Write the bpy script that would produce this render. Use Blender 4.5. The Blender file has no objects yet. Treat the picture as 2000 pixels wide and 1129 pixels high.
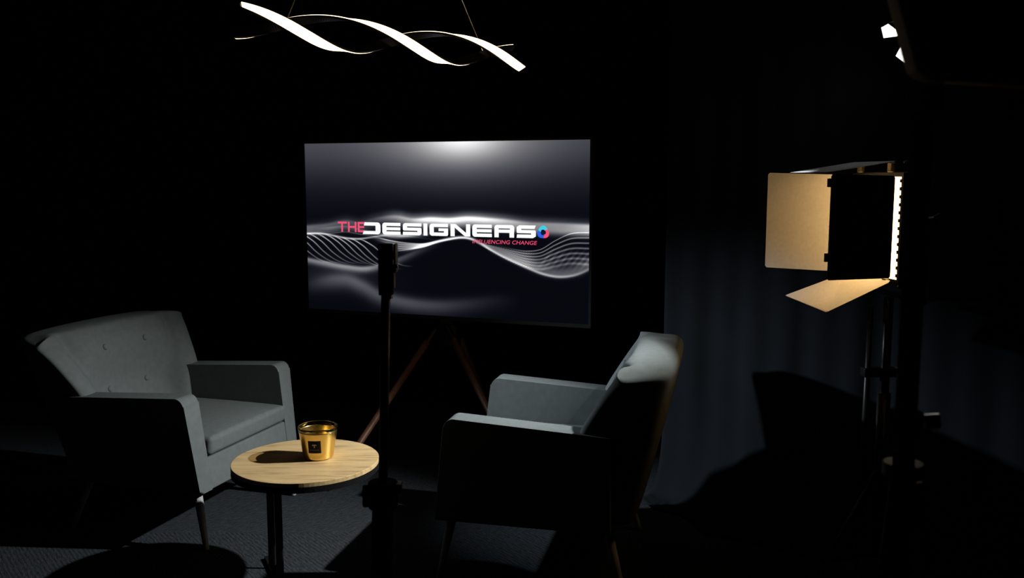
import bpy, bmesh, math, random
import numpy as np
from mathutils import Vector, Matrix, Euler
R = math.radians
random.seed(7)
S = bpy.context.scene
COL = S.collection

# ------------------------------------------------------------------ camera, world, lights, exposure
cd = bpy.data.cameras.new('camera'); cam = bpy.data.objects.new('camera', cd); COL.objects.link(cam)
cam.location = (0, 0, 1.35); cam.rotation_euler = (R(90) - 0.1225, 0, 0)
cd.sensor_width = 36.0; cd.lens = 1770 / 2000 * 36.0; cd.clip_start = 0.02
cd.dof.use_dof = True; cd.dof.focus_distance = 3.1; cd.dof.aperture_fstop = 6.0
S.camera = cam

w = bpy.data.worlds.new('world'); S.world = w; w.use_nodes = True
w.node_tree.nodes['Background'].inputs[0].default_value = (0, 0, 0, 1)
w.node_tree.nodes['Background'].inputs[1].default_value = 0.0
S.view_settings.view_transform = 'Standard'; S.view_settings.look = 'None'
S.view_settings.exposure = 0.0; S.view_settings.gamma = 1.0; S.view_settings.use_curve_mapping = False

KEY_POS = Vector((1.175, 2.92, 1.742))
KEY_AIM = Vector((-0.66, 3.06, 0.42))
def spot(name, pos, aim, energy, size, blend, color, radius):
    d = bpy.data.lights.new(name, 'SPOT'); d.energy = energy; d.spot_size = R(size); d.spot_blend = blend
    d.color = color; d.shadow_soft_size = radius
    o = bpy.data.objects.new(name, d); COL.objects.link(o); o.location = pos
    o.rotation_euler = (Vector(aim) - Vector(pos)).to_track_quat('-Z', 'Y').to_euler()
    return o
spot('key_spot_light', KEY_POS, KEY_AIM, 400, 51, 1.0, (0.95, 1.0, 0.98), 0.02)
spot('fill_spot_light', (-2.3, 3.42, 1.70), (0.78, 3.42, 0.27), 430, 33, 1.0, (0.80, 0.92, 1.0), 0.04)

# ------------------------------------------------------------------ helpers
def newmat(name):
    m = bpy.data.materials.new(name); m.use_nodes = True
    nt = m.node_tree; b = nt.nodes['Principled BSDF']
    return m, nt, b
def setin(b, **kw):
    names = {'base': 'Base Color', 'rough': 'Roughness', 'metal': 'Metallic', 'spec': 'Specular IOR Level', 'trans': 'Transmission Weight',
             'ior': 'IOR', 'sheen': 'Sheen Weight', 'coat': 'Coat Weight'}
    for k, v in kw.items():
        if k == 'base' and len(v) == 3: v = (*v, 1)
        b.inputs[names[k]].default_value = v
def noise_color(nt, b, c1, c2, scale=60, detail=3, coord='Object', stretch=(1, 1, 1), bump=0.0, bscale=None, dist=0.002):
    tc = nt.nodes.new('ShaderNodeTexCoord'); mp = nt.nodes.new('ShaderNodeMapping')
    mp.inputs['Scale'].default_value = stretch
    nt.links.new(tc.outputs[coord], mp.inputs[0])
    n = nt.nodes.new('ShaderNodeTexNoise'); n.inputs['Scale'].default_value = scale; n.inputs['Detail'].default_value = detail
    nt.links.new(mp.outputs[0], n.inputs['Vector'])
    r = nt.nodes.new('ShaderNodeValToRGB'); r.color_ramp.elements[0].position = .3; r.color_ramp.elements[1].position = .7
    r.color_ramp.elements[0].color = (*c1, 1); r.color_ramp.elements[1].color = (*c2, 1)
    nt.links.new(n.outputs['Fac'], r.inputs[0]); nt.links.new(r.outputs[0], b.inputs['Base Color'])
    if bump:
        n2 = nt.nodes.new('ShaderNodeTexNoise'); n2.inputs['Scale'].default_value = bscale or scale; n2.inputs['Detail'].default_value = 2
        nt.links.new(mp.outputs[0], n2.inputs['Vector'])
        bp = nt.nodes.new('ShaderNodeBump'); bp.inputs['Strength'].default_value = bump; bp.inputs['Distance'].default_value = dist
        nt.links.new(n2.outputs['Fac'], bp.inputs['Height']); nt.links.new(bp.outputs[0], b.inputs['Normal'])
    return mp, r
def plain(name, c, rough=.6, metal=0.0, spec=.5, var=.12):
    m, nt, b = newmat(name); setin(b, rough=rough, metal=metal, spec=spec)
    noise_color(nt, b, tuple(x * (1 - var) for x in c), tuple(x * (1 + var) for x in c), 40)
    return m
def emit(name, c, s):
    m = bpy.data.materials.new(name); m.use_nodes = True; nt = m.node_tree
    nt.nodes.remove(nt.nodes['Principled BSDF'])
    e = nt.nodes.new('ShaderNodeEmission'); e.inputs[0].default_value = (*c, 1); e.inputs[1].default_value = s
    nt.links.new(e.outputs[0], nt.nodes['Material Output'].inputs[0])
    return m

def obj(name, bm, mat, parent=None, loc=None, smooth=False, bevel=0, seg=3, sub=0, angle=30):
    me = bpy.data.meshes.new(name); bmesh.ops.recalc_face_normals(bm, faces=bm.faces)
    bm.to_mesh(me); bm.free()
    o = bpy.data.objects.new(name, me); COL.objects.link(o)
    for m in (mat if isinstance(mat, (list, tuple)) else [mat]): me.materials.append(m)
    if loc is not None: o.location = loc
    if parent is not None: o.parent = parent
    if bevel:
        b = o.modifiers.new('bevel', 'BEVEL'); b.width = bevel; b.segments = seg; b.limit_method = 'ANGLE'; b.angle_limit = R(angle)
    if sub:
        s = o.modifiers.new('sub', 'SUBSURF'); s.levels = sub; s.render_levels = sub
    if smooth or bevel or sub:
        me.polygons.foreach_set('use_smooth', [True] * len(me.polygons))
        if bevel and not sub:
            wn = o.modifiers.new('wn', 'WEIGHTED_NORMAL'); wn.keep_sharp = False
    return o
def tag(o, label=None, cat=None, group=None, kind=None):
    if label: o['label'] = label
    if cat: o['category'] = cat
    if group: o['group'] = group
    if kind: o['kind'] = kind
    return o
def thing(name, label, cat, loc=(0, 0, 0), rotz=0, group=None):
    o = bpy.data.objects.new(name, None); COL.objects.link(o); o.empty_display_size = .1
    o.location = loc; o.rotation_euler = (0, 0, rotz)
    return tag(o, label, cat, group)
def bx(bm, x0, x1, y0, y1, z0, z1, M=None):
    v = [bm.verts.new((x, y, z)) for x in (x0, x1) for y in (y0, y1) for z in (z0, z1)]
    for f in ((0, 1, 3, 2), (4, 6, 7, 5), (0, 4, 5, 1), (2, 3, 7, 6), (0, 2, 6, 4), (1, 5, 7, 3)):
        bm.faces.new([v[i] for i in f])
    if M is not None:
        for p in v: p.co = M @ p.co
    return v
def box(x0, x1, y0, y1, z0, z1, M=None):
    bm = bmesh.new(); bx(bm, x0, x1, y0, y1, z0, z1, M); return bm
def frame_of(d):
    d = Vector(d).normalized(); a = Vector((0, 0, 1)) if abs(d.z) < .9 else Vector((1, 0, 0))
    u = d.cross(a).normalized(); return u, d.cross(u).normalized()
def tube(bm, pts, rad, n=16, caps=True):
    pts = [Vector(p) for p in pts]; rad = rad if isinstance(rad, (list, tuple)) else [rad] * len(pts)
    rings = []
    u0, _ = frame_of(pts[1] - pts[0])
    for i, p in enumerate(pts):
        d = (pts[min(i + 1, len(pts) - 1)] - pts[max(i - 1, 0)]).normalized()
        u = (u0 - d * u0.dot(d)).normalized(); v = d.cross(u); u0 = u
        rings.append([bm.verts.new(p + rad[i] * (math.cos(2 * math.pi * k / n) * u + math.sin(2 * math.pi * k / n) * v)) for k in range(n)])
    for a, b in zip(rings, rings[1:]):
        for k in range(n): bm.faces.new([a[k], a[(k + 1) % n], b[(k + 1) % n], b[k]])
    if caps: bm.faces.new(rings[0][::-1]); bm.faces.new(rings[-1])
    return bm
def tubebm(pts, rad, n=16): return tube(bmesh.new(), pts, rad, n)
def lathe(prof, n=48, cap0=True, cap1=True, center=(0, 0)):
    bm = bmesh.new(); rings = []
    for r, z in prof:
        rings.append([bm.verts.new((center[0] + r * math.cos(2 * math.pi * k / n), center[1] + r * math.sin(2 * math.pi * k / n), z)) for k in range(n)])
    for a, b in zip(rings, rings[1:]):
        for k in range(n): bm.faces.new([a[k], a[(k + 1) % n], b[(k + 1) % n], b[k]])
    if cap0: bm.faces.new(rings[0][::-1])
    if cap1: bm.faces.new(rings[-1])
    return bm
def prism(poly, axis, a, b, fn=None):
    """extrude 2d polygon; axis 'x': poly is (y,z) from x=a..b ; axis 'y': poly is (x,z)"""
    bm = bmesh.new()
    def P(t, q):
        p = (t, q[0], q[1]) if axis == 'x' else (q[0], t, q[1]) if axis == 'y' else (q[0], q[1], t)
        return fn(p) if fn else p
    A = [bm.verts.new(P(a, q)) for q in poly]; B = [bm.verts.new(P(b, q)) for q in poly]
    bm.faces.new(A); bm.faces.new(B[::-1])
    n = len(poly)
    for i in range(n): bm.faces.new([A[i], B[i], B[(i + 1) % n], A[(i + 1) % n]])
    return bm
def grid(fn, nu, nv):
    bm = bmesh.new()
    V = [[bm.verts.new(fn(i / (nu - 1), j / (nv - 1))) for j in range(nv)] for i in range(nu)]
    for i in range(nu - 1):
        for j in range(nv - 1): bm.faces.new([V[i][j], V[i + 1][j], V[i + 1][j + 1], V[i][j + 1]])
    return bm
def interp(x, pts):
    if x <= pts[0][0]: return pts[0][1]
    for (a, b), (c, d) in zip(pts, pts[1:]):
        if x <= c: return b + (d - b) * (x - a) / (c - a)
    return pts[-1][1]

# ------------------------------------------------------------------ materials
black_metal = plain('black_powder_coat', (.012, .012, .012), .38, 0.0, .5)
satin_black = plain('satin_black', (.006, .006, .006), .45, 0, .35)
matte_black = plain('matte_black_paint', (.004, .004, .004), .9, 0, .1)
chrome = plain('brushed_steel', (.45, .43, .40), .3, 1.0)
brass = plain('brass', (.7, .5, .25), .3, 1.0)
leg_wood = plain('grey_stained_wood', (.30, .30, .30), .5, 0, .4)
walnut = None
def wood(name, c1, c2, scale, stretch, rough=.45, rings=6):
    m, nt, b = newmat(name); setin(b, rough=rough, spec=.35)
    tc = nt.nodes.new('ShaderNodeTexCoord'); mp = nt.nodes.new('ShaderNodeMapping'); mp.inputs['Scale'].default_value = stretch
    mp.inputs['Rotation'].default_value = (0, 0, R(-12))
    nt.links.new(tc.outputs['Object'], mp.inputs[0])
    n = nt.nodes.new('ShaderNodeTexNoise'); n.inputs['Scale'].default_value = scale; n.inputs['Detail'].default_value = 8; n.inputs['Roughness'].default_value = .62; n.inputs['Distortion'].default_value = .6
    nt.links.new(mp.outputs[0], n.inputs['Vector'])
    r = nt.nodes.new('ShaderNodeValToRGB'); e = r.color_ramp.elements
    e[0].position = .30; e[0].color = (*c1, 1); e[1].position = .66; e[1].color = (*c2, 1)
    k = e.new(.46); k.color = (*(a * .35 + d * .65 for a, d in zip(c1, c2)), 1)
    nt.links.new(n.outputs['Fac'], r.inputs[0]); nt.links.new(r.outputs[0], b.inputs['Base Color'])
    return m
oak = wood('oak_veneer', (.25, .15, .065), (.55, .385, .195), 6, (.9, 9, 4))
oak_edge = wood('oak_edge_band', (.26, .19, .11), (.36, .27, .17), 9, (2, 2, 1))
walnut = wood('walnut', (.09, .035, .018), (.17, .075, .04), 8, (6, 6, .8))

fab, nt, b = newmat('grey_wool_fabric'); setin(b, rough=.95, spec=.12)
noise_color(nt, b, (.086, .096, .097), (.100, .111, .112), 40, 4, bump=.35, bscale=520, dist=.0012)
curtain_m, nt, b = newmat('navy_black_cloth'); setin(b, rough=.95, spec=.1)
noise_color(nt, b, (.0068, .0080, .0104), (.0084, .0098, .0127), 5, 3, bump=.2, bscale=300, dist=.001)
wall_m, nt, b = newmat('black_velvet_wall'); setin(b, rough=1, spec=.03)
noise_color(nt, b, (.0022, .0022, .0024), (.0032, .0032, .0035), 8)
ceil_m, nt, b = newmat('black_ceiling'); setin(b, rough=1, spec=.03)
noise_color(nt, b, (.0022, .0022, .0022), (.003, .003, .003), 8)
def carpet(name, ang):
    m, nt, b = newmat(name); setin(b, rough=1, spec=.06)
    tc = nt.nodes.new('ShaderNodeTexCoord'); mp = nt.nodes.new('ShaderNodeMapping'); mp.inputs['Rotation'].default_value = (0, 0, R(ang))
    geo = nt.nodes.new('ShaderNodeNewGeometry')
    nt.links.new(geo.outputs['Position'], mp.inputs[0])
    n0 = nt.nodes.new('ShaderNodeTexNoise'); n0.inputs['Scale'].default_value = 9; n0.inputs['Detail'].default_value = 2
    nt.links.new(mp.outputs[0], n0.inputs['Vector'])
    wv = nt.nodes.new('ShaderNodeTexWave'); wv.wave_type = 'BANDS'; wv.bands_direction = 'Y'
    wv.inputs['Scale'].default_value = 22; wv.inputs['Distortion'].default_value = 3.2; wv.inputs['Detail'].default_value = 3; wv.inputs['Detail Scale'].default_value = 2.2
    nt.links.new(mp.outputs[0], wv.inputs['Vector'])
    st = nt.nodes.new('ShaderNodeMapping'); st.inputs['Scale'].default_value = (.35, 1.6, 1); st.inputs['Rotation'].default_value = (0, 0, 0)
    nt.links.new(mp.outputs[0], st.inputs[0])
    n = nt.nodes.new('ShaderNodeTexNoise'); n.inputs['Scale'].default_value = 85; n.inputs['Detail'].default_value = 4; n.inputs['Roughness'].default_value = .7
    nt.links.new(st.outputs[0], n.inputs['Vector'])
    sp = nt.nodes.new('ShaderNodeTexNoise'); sp.inputs['Scale'].default_value = 190; sp.inputs['Detail'].default_value = 1
    nt.links.new(mp.outputs[0], sp.inputs['Vector'])
    mix = nt.nodes.new('ShaderNodeMath'); mix.operation = 'MULTIPLY_ADD'
    nt.links.new(wv.outputs['Fac'], mix.inputs[0]); mix.inputs[1].default_value = .15; nt.links.new(n.outputs['Fac'], mix.inputs[2])
    r = nt.nodes.new('ShaderNodeValToRGB'); e = r.color_ramp.elements
    e[0].position = .36; e[0].color = (.011, .0145, .017, 1); e[1].position = .80; e[1].color = (.044, .047, .054, 1)
    nt.links.new(mix.outputs[0], r.inputs[0])
    r2 = nt.nodes.new('ShaderNodeValToRGB'); e = r2.color_ramp.elements
    e[0].position = .70; e[0].color = (0, 0, 0, 1); e[1].position = .78; e[1].color = (.055, .057, .062, 1)
    nt.links.new(sp.outputs['Fac'], r2.inputs[0])
    ad = nt.nodes.new('ShaderNodeMix'); ad.data_type = 'RGBA'; ad.blend_type = 'ADD'; ad.inputs[0].default_value = 1
    nt.links.new(r.outputs[0], ad.inputs[6]); nt.links.new(r2.outputs[0], ad.inputs[7])
    nt.links.new(ad.outputs[2], b.inputs['Base Color'])
    bp = nt.nodes.new('ShaderNodeBump'); bp.inputs['Strength'].default_value = .8; bp.inputs['Distance'].default_value = .006
    nt.links.new(mix.outputs[0], bp.inputs['Height']); nt.links.new(bp.outputs[0], b.inputs['Normal'])
    return m
carpet_a = carpet('carpet_rib_diagonal', 52); carpet_b = carpet('carpet_rib_counter', -40)

# ------------------------------------------------------------------ the room
CEIL = 2.6
X0, X1, Y0, Y1 = -3.6, 3.0, -1.2, 5.4
floor = tag(obj('floor', box(X0, X1, Y0, Y1, -.06, -.008), wall_m), kind='structure')
tag(obj('ceiling', box(X0, X1, Y0, Y1, CEIL, CEIL + .05), ceil_m), kind='structure')
tag(obj('wall_back', box(X0, X1, Y1, Y1 + .06, -.06, CEIL + .05), wall_m), kind='structure')
tag(obj('wall_left', box(X0 - .06, X0, Y0, Y1 + .06, -.06, CEIL + .05), wall_m), kind='structure')
tag(obj('wall_right', box(X1, X1 + .06, Y0, Y1 + .06, -.06, CEIL + .05), wall_m), kind='structure')
tag(obj('wall_front', box(X0 - .06, X1 + .06, Y0 - .06, Y0, -.06, CEIL + .05), wall_m), kind='structure')
# ribbed carpet tiles, quarter-turned row by row
tm = {}
for key, m in (('a', carpet_a), ('b', carpet_b)):
    bm = box(-.2499, .2499, -.2499, .2499, -.008, 0)
    me = bpy.data.meshes.new('carpet_tile'); bmesh.ops.recalc_face_normals(bm, faces=bm.faces); bm.to_mesh(me); bm.free(); me.materials.append(m); tm[key] = me
NX, NY = 13, 13
for i in range(NX):
    for j in range(NY):
        x = X0 + .05 + .25 + .5 * i; y = -1.17 + .25 + .5 * j
        if x + .25 > X1 or y + .25 > Y1: continue
        o = bpy.data.objects.new('carpet_tile', tm['a' if j % 2 == 0 else 'b']); COL.objects.link(o); o.parent = floor; o.location = (x, y, 0)

# navy cloth backdrop behind the right chair, sweeping out onto the floor
BASE = [(.65, 3.80), (.74, 3.72), (.90, 3.56), (1.06, 3.38), (1.32, 3.22), (1.62, 2.88), (2.05, 2.42), (2.5, 1.95)]
def base_pt(s):
    L = [0.0]
    for a, c in zip(BASE, BASE[1:]): L.append(L[-1] + math.dist(a, c))
    t = s * L[-1]
    for k in range(len(BASE) - 1):
        if t <= L[k + 1] + 1e-9:
            f = (t - L[k]) / (L[k + 1] - L[k]); a, c = BASE[k], BASE[k + 1]
            d = Vector((c[0] - a[0], c[1] - a[1])).normalized()
            return Vector((a[0] + (c[0] - a[0]) * f, a[1] + (c[1] - a[1]) * f)), d
def drape(s, v):
    p, d = base_pt(s); n = Vector((d.y, -d.x))          # towards the camera side / left
    if n.x > 0: n = -n
    fold = .008 * math.sin(s * 47) + .005 * math.sin(s * 121 + 1.3)
    sweep = interp(s, [(0, .16), (.12, .26), (.25, .26), (.36, .14), (.5, .03), (1, .02)])
    # v 0..0.22 lies on the floor, then rises
    if v < .12:
        off = sweep * (1.0 - .35 * v / .12) + .03 * math.sin(s * 47) * (1 - v / .12); z = .006 + .006 * abs(math.sin(s * 90 + v * 40))
    elif v < .34:
        t = (v - .12) / .22; a = t * math.pi / 2; off = sweep * .65 * (1 - math.sin(a)); z = .008 + .30 * (1 - math.cos(a))
    else:
        t = (v - .34) / .66; off = 0; z = .308 + t * (2.52 - .308)
    k = min(1, max(0, (z - .02) / .5))
    q = p + n * (off + fold * (.25 + .75 * k))
    return (q.x, q.y, z)
o = obj('backdrop_curtain', grid(drape, 150, 46), curtain_m, smooth=True)
sm = o.modifiers.new('solid', 'SOLIDIFY'); sm.thickness = .003
tag(o, 'dark navy cloth backdrop hanging behind the right armchair and light stand', 'curtain')

# ------------------------------------------------------------------ armchairs
def lerp_tab(z, tab):
    return interp(z, tab)
def spline(pts, n):
    out = []
    P = [pts[0]] + list(pts) + [pts[-1]]
    for i in range(1, len(P) - 2):
        a, b2, c, d = map(Vector, (P[i - 1], P[i], P[i + 1], P[i + 2]))
        for k in range(n):
            t = k / n
            out.append(.5 * ((2 * b2) + (-a + c) * t + (2 * a - 5 * b2 + 4 * c - d) * t * t + (-a + 3 * b2 - 3 * c + d) * t ** 3))
    out.append(Vector(pts[-1])); return out
def section(z):
    wo = interp(z, [(.20, .285), (.54, .340), (.75, .412)])        # wing front half-width
    wr = interp(z, [(.20, .275), (.28, .282), (.54, .325), (.75, .357)])   # rear half-width
    yf = interp(z, [(.20, -.10), (.54, -.128), (.75, -.258)])      # wing front
    yr = interp(z, [(.20, -.292), (.28, -.318), (.54, -.384), (.75, -.432)])
    yb = interp(z, [(.20, -.14), (.42, -.19), (.515, -.232), (.60, -.226), (.69, -.224), (.75, -.266)])      # inner back at centre
    th = interp(z, [(.20, .05), (.54, .085), (.75, .105)])
    wi = wo - th
    half = [(0, yr - .006), (wr * .5, yr - .004), (wr * .86, yr + .004), (wr * .985, yr + .022), ((wo * .35 + wr * .65), yr + .30 * (yf - yr)), (wo * .97 + wr * .03, yf - .035),
            (wo, yf - .010), (wo - .012, yf + .003), (wo - th * .6, yf + .004), (wi + .006, yf - .006), (wi - .014, yf - .03 if z > .5 else yf - .005), (wi * .80, yb + .014), (wi * .52, yb + .004), (0, yb)]
    return half
def droop(x, z):        # the outer corners of the crown are rounded down
    q = max(0., (abs(x) - .30) / .11)
    return .019 * min(1.3, q) ** 2 * min(1, max(0, (z - .66) / .08))
def back_shell():
    bm = bmesh.new()
    zs = [.205, .25, .32, .40, .47, .535, .58, .63, .68, .715, .74]
    rows = []
    def ring(half, zf, shrink=0.0):
        pts = [(x, y) for x, y in half] + [(-x, y) for x, y in half[-2:0:-1]]
        return pts
    for z in zs:
        pts = ring(section(z), z)
        rows.append([(x, y, z - droop(x, z)) for x, y in pts])
    # rounded crown: shrink towards the mid-line of the shell thickness
    top = rows[-1]; nh = 14; N = len(top)
    half = section(.75)
    mid = []
    # pair outer and inner points of the half profile to find the mid-line
    pair = {0: 13, 1: 12, 2: 11, 3: 11, 4: 10, 5: 9, 6: 8, 7: 7, 8: 6, 9: 5, 10: 4, 11: 2, 12: 1, 13: 0}
    base = ring(half, .75)
    def midp(i):
        j = i if i < nh else N - i
        a = base[i]; p = half[pair[j]]; p = (p[0], p[1]) if i < nh else (-p[0], p[1])
        return ((a[0] + p[0]) / 2, (a[1] + p[1]) / 2)
    for f, dz in ((.07, .010), (.22, .021), (.60, .026)):
        r = []
        for i in range(N):
            m = midp(i); a = base[i]
            crown = .010 * (1 - min(1, abs(a[0]) / .40) ** 2) - droop(a[0], .75)
            r.append((a[0] + (m[0] - a[0]) * f, a[1] + (m[1] - a[1]) * f, .74 + dz + crown))
        rows.append(r)
    V = [[bm.verts.new(p) for p in r] for r in rows]
    for a, b2 in zip(V, V[1:]):
        for k in range(N): bm.faces.new([a[k], a[(k + 1) % N], b2[(k + 1) % N], b2[k]])
    # cap: bridge the outer and inner halves of the last ring
    T = V[-1]
    idx_out = list(range(0, 8)); idx_in = list(range(13, 6, -1))
    def capside(mir):
        g = (lambda i: T[(N - i) % N]) if mir else (lambda i: T[i])
        o_, i_ = [0, 1, 2, 3, 4, 5, 6, 7], [13, 12, 11, 11, 10, 9, 8, 7]
        for (a, c), (p, q) in zip(zip(o_, o_[1:]), zip(i_, i_[1:])):
            vs = []
            for vtx in (g(a), g(c), g(q), g(p)):
                if vtx not in vs: vs.append(vtx)
            if len(vs) > 2: bm.faces.new(vs)
    capside(False); capside(True)
    bm.faces.new(V[0][::-1])
    return bm
def arc(cx, cz, r, a0, a1, n):
    return [(cx + r * math.cos(R(a0 + (a1 - a0) * k / n)), cz + r * math.sin(R(a0 + (a1 - a0) * k / n))) for k in range(n + 1)]
def arm_bm(s):
    poly = [(.352, .216)] + [(.313, .545)] + arc(.276, .536, .035, 8, 88, 10) + [(-.13, .547), (-.235, .540), (-.235, .216)]
    def fn(p):
        x, y, z = p
        t = (z - .216) / (.571 - .216)
        if x > .5: X = .329 + (.3533 - .329) * t            # outer face leans out towards the top
        else: X = .258 + .008 * t                           # inner face
        return (s * X, y, z)
    bm = prism(poly, 'x', 1.0, 0.0, fn)
    return bm
def leg_bm(top, foot, r0, r1):
    T, F = Vector(top), Vector(foot)
    return tubebm([F, F + (T - F) * .02, T], [r1 * .92, r1, r0], 20)
def cushion_bm():
    bm = bmesh.new()
    nx, ny = 14, 16
    def top(i, j, z0, k):
        u, v = i / (nx - 1) * 2 - 1, j / (ny - 1) * 2 - 1
        return z0 + k * (1 - u ** 4) * (1 - v ** 4)
    W = .257; ya, yb_ = -.20, .352
    A = [[bm.verts.new((W * (i / (nx - 1) * 2 - 1), ya + (yb_ - ya) * j / (ny - 1), top(i, j, .408, .016))) for j in range(ny)] for i in range(nx)]
    B = [[bm.verts.new((W * (i / (nx - 1) * 2 - 1), ya + (yb_ - .006 - ya) * j / (ny - 1), .338)) for j in range(ny)] for i in range(nx)]
    for i in range(nx - 1):
        for j in range(ny - 1):
            bm.faces.new([A[i][j], A[i + 1][j], A[i + 1][j + 1], A[i][j + 1]]); bm.faces.new([B[i][j], B[i][j + 1], B[i + 1][j + 1], B[i + 1][j]])
    for i in range(nx - 1):
        bm.faces.new([A[i][0], B[i][0], B[i + 1][0], A[i + 1][0]]); bm.faces.new([A[i][-1], A[i + 1][-1], B[i + 1][-1], B[i][-1]])
    for j in range(ny - 1):
        bm.faces.new([A[0][j], A[0][j + 1], B[0][j + 1], B[0][j]]); bm.faces.new([A[-1][j], B[-1][j], B[-1][j + 1], A[-1][j + 1]])
    return bm
def make_armchair(label):
    t = thing('armchair', label, 'armchair', group='matching grey armchairs')
    obj('backrest', back_shell(), fab, t, sub=2)
    for s in (1, -1):
        obj('arm', arm_bm(s), fab, t, bevel=.031, seg=6, angle=50)
    obj('seat_cushion', cushion_bm(), fab, t, bevel=.018, seg=4, angle=50)
    rail = [(.351, .216), (.3375, .334), (.25, .334), (.25, .216)]
    obj('front_rail', prism(rail, 'x', -.262, .262), fab, t, bevel=.006, seg=2)
    obj('seat_base', box(-.262, .262, -.22, .26, .222, .335), matte_black, t)
    bk = [c for c in t.children if c.name.startswith('backrest')][0]
    bpy.context.view_layer.update(); be = bk.evaluated_get(bpy.context.evaluated_depsgraph_get())
    for x, z in ((-.114, .687), (.114, .687), (-.106, .517), (.106, .517)):
        hit, c, nm_, _ = be.ray_cast(Vector((x, .3, z)), Vector((0, -1, 0)))
        d = nm_.normalized(); bm = bmesh.new()
        tube(bm, [c - d * .008, c + d * .001, c + d * .005, c + d * .0065], [.0125, .0125, .010, .004], 16)
        obj('button', bm, fab, t, smooth=True)
    for s in (1, -1):
        obj('leg', leg_bm((s * .282, .300, .235), (s * .301, .346, 0), .0175, .010), leg_wood, t, smooth=True)
        obj('leg', leg_bm((s * .225, -.205, .235), (s * .285, -.275, 0), .0175, .010), leg_wood, t, smooth=True)
    return t
def copy_tree(o, parent=None):
    c = o.copy(); COL.objects.link(c)
    if parent: c.parent = parent
    for ch in list(o.children): copy_tree(ch, c)
    return c
chair = make_armchair('grey buttoned armchair on the left, facing right, behind the round wooden table')
chair.location = (-1.3533, 3.5574, 0); chair.rotation_euler = (0, 0, -.3072 - math.pi / 2)
chair2 = copy_tree(chair); chair2.location = (.1594, 3.1465, 0); chair2.rotation_euler = (0, 0, 2.909 - math.pi / 2)
chair2['label'] = 'grey armchair on the right seen from behind, its back against the navy backdrop'

# ------------------------------------------------------------------ round side table
tx, ty, tz = -.685, 2.92, .42
t = thing('side_table', 'round oak-topped side table on black metal legs before the left armchair', 'table', (tx, ty, 0))
obj('tabletop', lathe([(.2385, tz - .014), (.24, tz - .0135), (.24, tz - .001), (.2388, tz)], 96), oak, t, bevel=0)
obj('rim', lathe([(.232, tz - .034), (.2402, tz - .033), (.2402, tz - .0142), (.232, tz - .0142)], 96), matte_black, t)
for dx, dy in ((-.148, .09), (-.088, -.035)):
    obj('leg', box(dx - .0120, dx + .0120, dy - .005, dy + .005, .012, tz - .034), satin_black, t, bevel=.002, seg=1)
bm = bmesh.new()
for (ax, ay), (bx_, by) in (((-.185, .17), (-.05, -.115)), ((-.148, .09), (-.02, -.19)), ((-.088, -.035), (.15, -.17))):
    d = Vector((bx_ - ax, by - ay, 0)); L = d.length; a = math.atan2(d.y, d.x)
    M = Matrix.Translation((ax, ay, 0)) @ Matrix.Rotation(a, 4, 'Z')
    bx(bm, 0, L, -.013, .013, .0, .012, M)
obj('base_bar', bm, matte_black, t)
bm = bmesh.new()
for (ax, ay), (bx_, by) in (((-.20, .12), (.12, .0)), ((-.14, -.12), (.05, .16))):
    d = Vector((bx_ - ax, by - ay, 0)); L = d.length; a = math.atan2(d.y, d.x)
    bx(bm, 0, L, -.015, .015, tz - .050, tz - .034, Matrix.Translation((ax, ay, 0)) @ Matrix.Rotation(a, 4, 'Z'))
obj('crossbar', bm, satin_black, t)

# ------------------------------------------------------------------ candle in a gold glass
cx, cy = -.648, 2.945
t = thing('candle', 'gold scented candle glass with black label on the round table', 'candle', (cx, cy, tz))
gold, nt, b = newmat('gold_mirror_glass'); setin(b, base=(.80, .52, .13), rough=.24, metal=1.0)
noise_color(nt, b, (.76, .53, .15), (.86, .61, .19), 6)
smoke = bpy.data.materials.new('smoked_glass'); smoke.use_nodes = True; nt = smoke.node_tree; nt.nodes.remove(nt.nodes['Principled BSDF'])
tr_ = nt.nodes.new('ShaderNodeBsdfTransparent'); tr_.inputs[0].default_value = (.80, .74, .60, 1); gl_ = nt.nodes.new('ShaderNodeBsdfGlossy'); gl_.inputs['Roughness'].default_value = .03
fr_ = nt.nodes.new('ShaderNodeFresnel'); fr_.inputs[0].default_value = 1.5; mx_ = nt.nodes.new('ShaderNodeMixShader')
nt.links.new(fr_.outputs[0], mx_.inputs[0]); nt.links.new(tr_.outputs[0], mx_.inputs[1]); nt.links.new(gl_.outputs[0], mx_.inputs[2]); nt.links.new(mx_.outputs[0], nt.nodes['Material Output'].inputs[0])
wax, nt, b = newmat('gold_wax'); setin(b, rough=.3); noise_color(nt, b, (.16, .11, .03), (.24, .17, .05), 12)
r_at = lambda z: .0485 + (.066 - .0485) * z / .108
prof = [(.040, .0004), (.0455, .001), (.0478, .003), (r_at(.005), .005), (r_at(.007), .007), (r_at(.02), .02), (r_at(.05), .05), (r_at(.08), .08), (r_at(.0925), .0925), (r_at(.0945), .0945), (r_at(.095) - .0005, .095), (r_at(.095) - .0025, .095), (r_at(.0945) - .003, .0945), (r_at(.0925) - .003, .0925), (r_at(.05) - .003, .05), (.044, .008)]
obj('gold_cup', lathe(prof, 64), gold, t, smooth=True)
prof = [(r_at(.0955), .0955), (r_at(.107), .107), (r_at(.108) - .0012, .1085), (r_at(.107) - .0025, .107), (r_at(.0955) - .0025, .0955)]
bm = lathe(prof, 64, False, False)
obj('glass_rim', bm, smoke, t, smooth=True)['label'] = 'clear smoky glass rim above the gold'
obj('wax', lathe([(.046, .03), (r_at(.062) - .0035, .062)], 48), wax, t)
obj('wick', tubebm([(0.01, .01, .062), (.011, .011, .075)], .0012, 8), satin_black, t)
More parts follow.
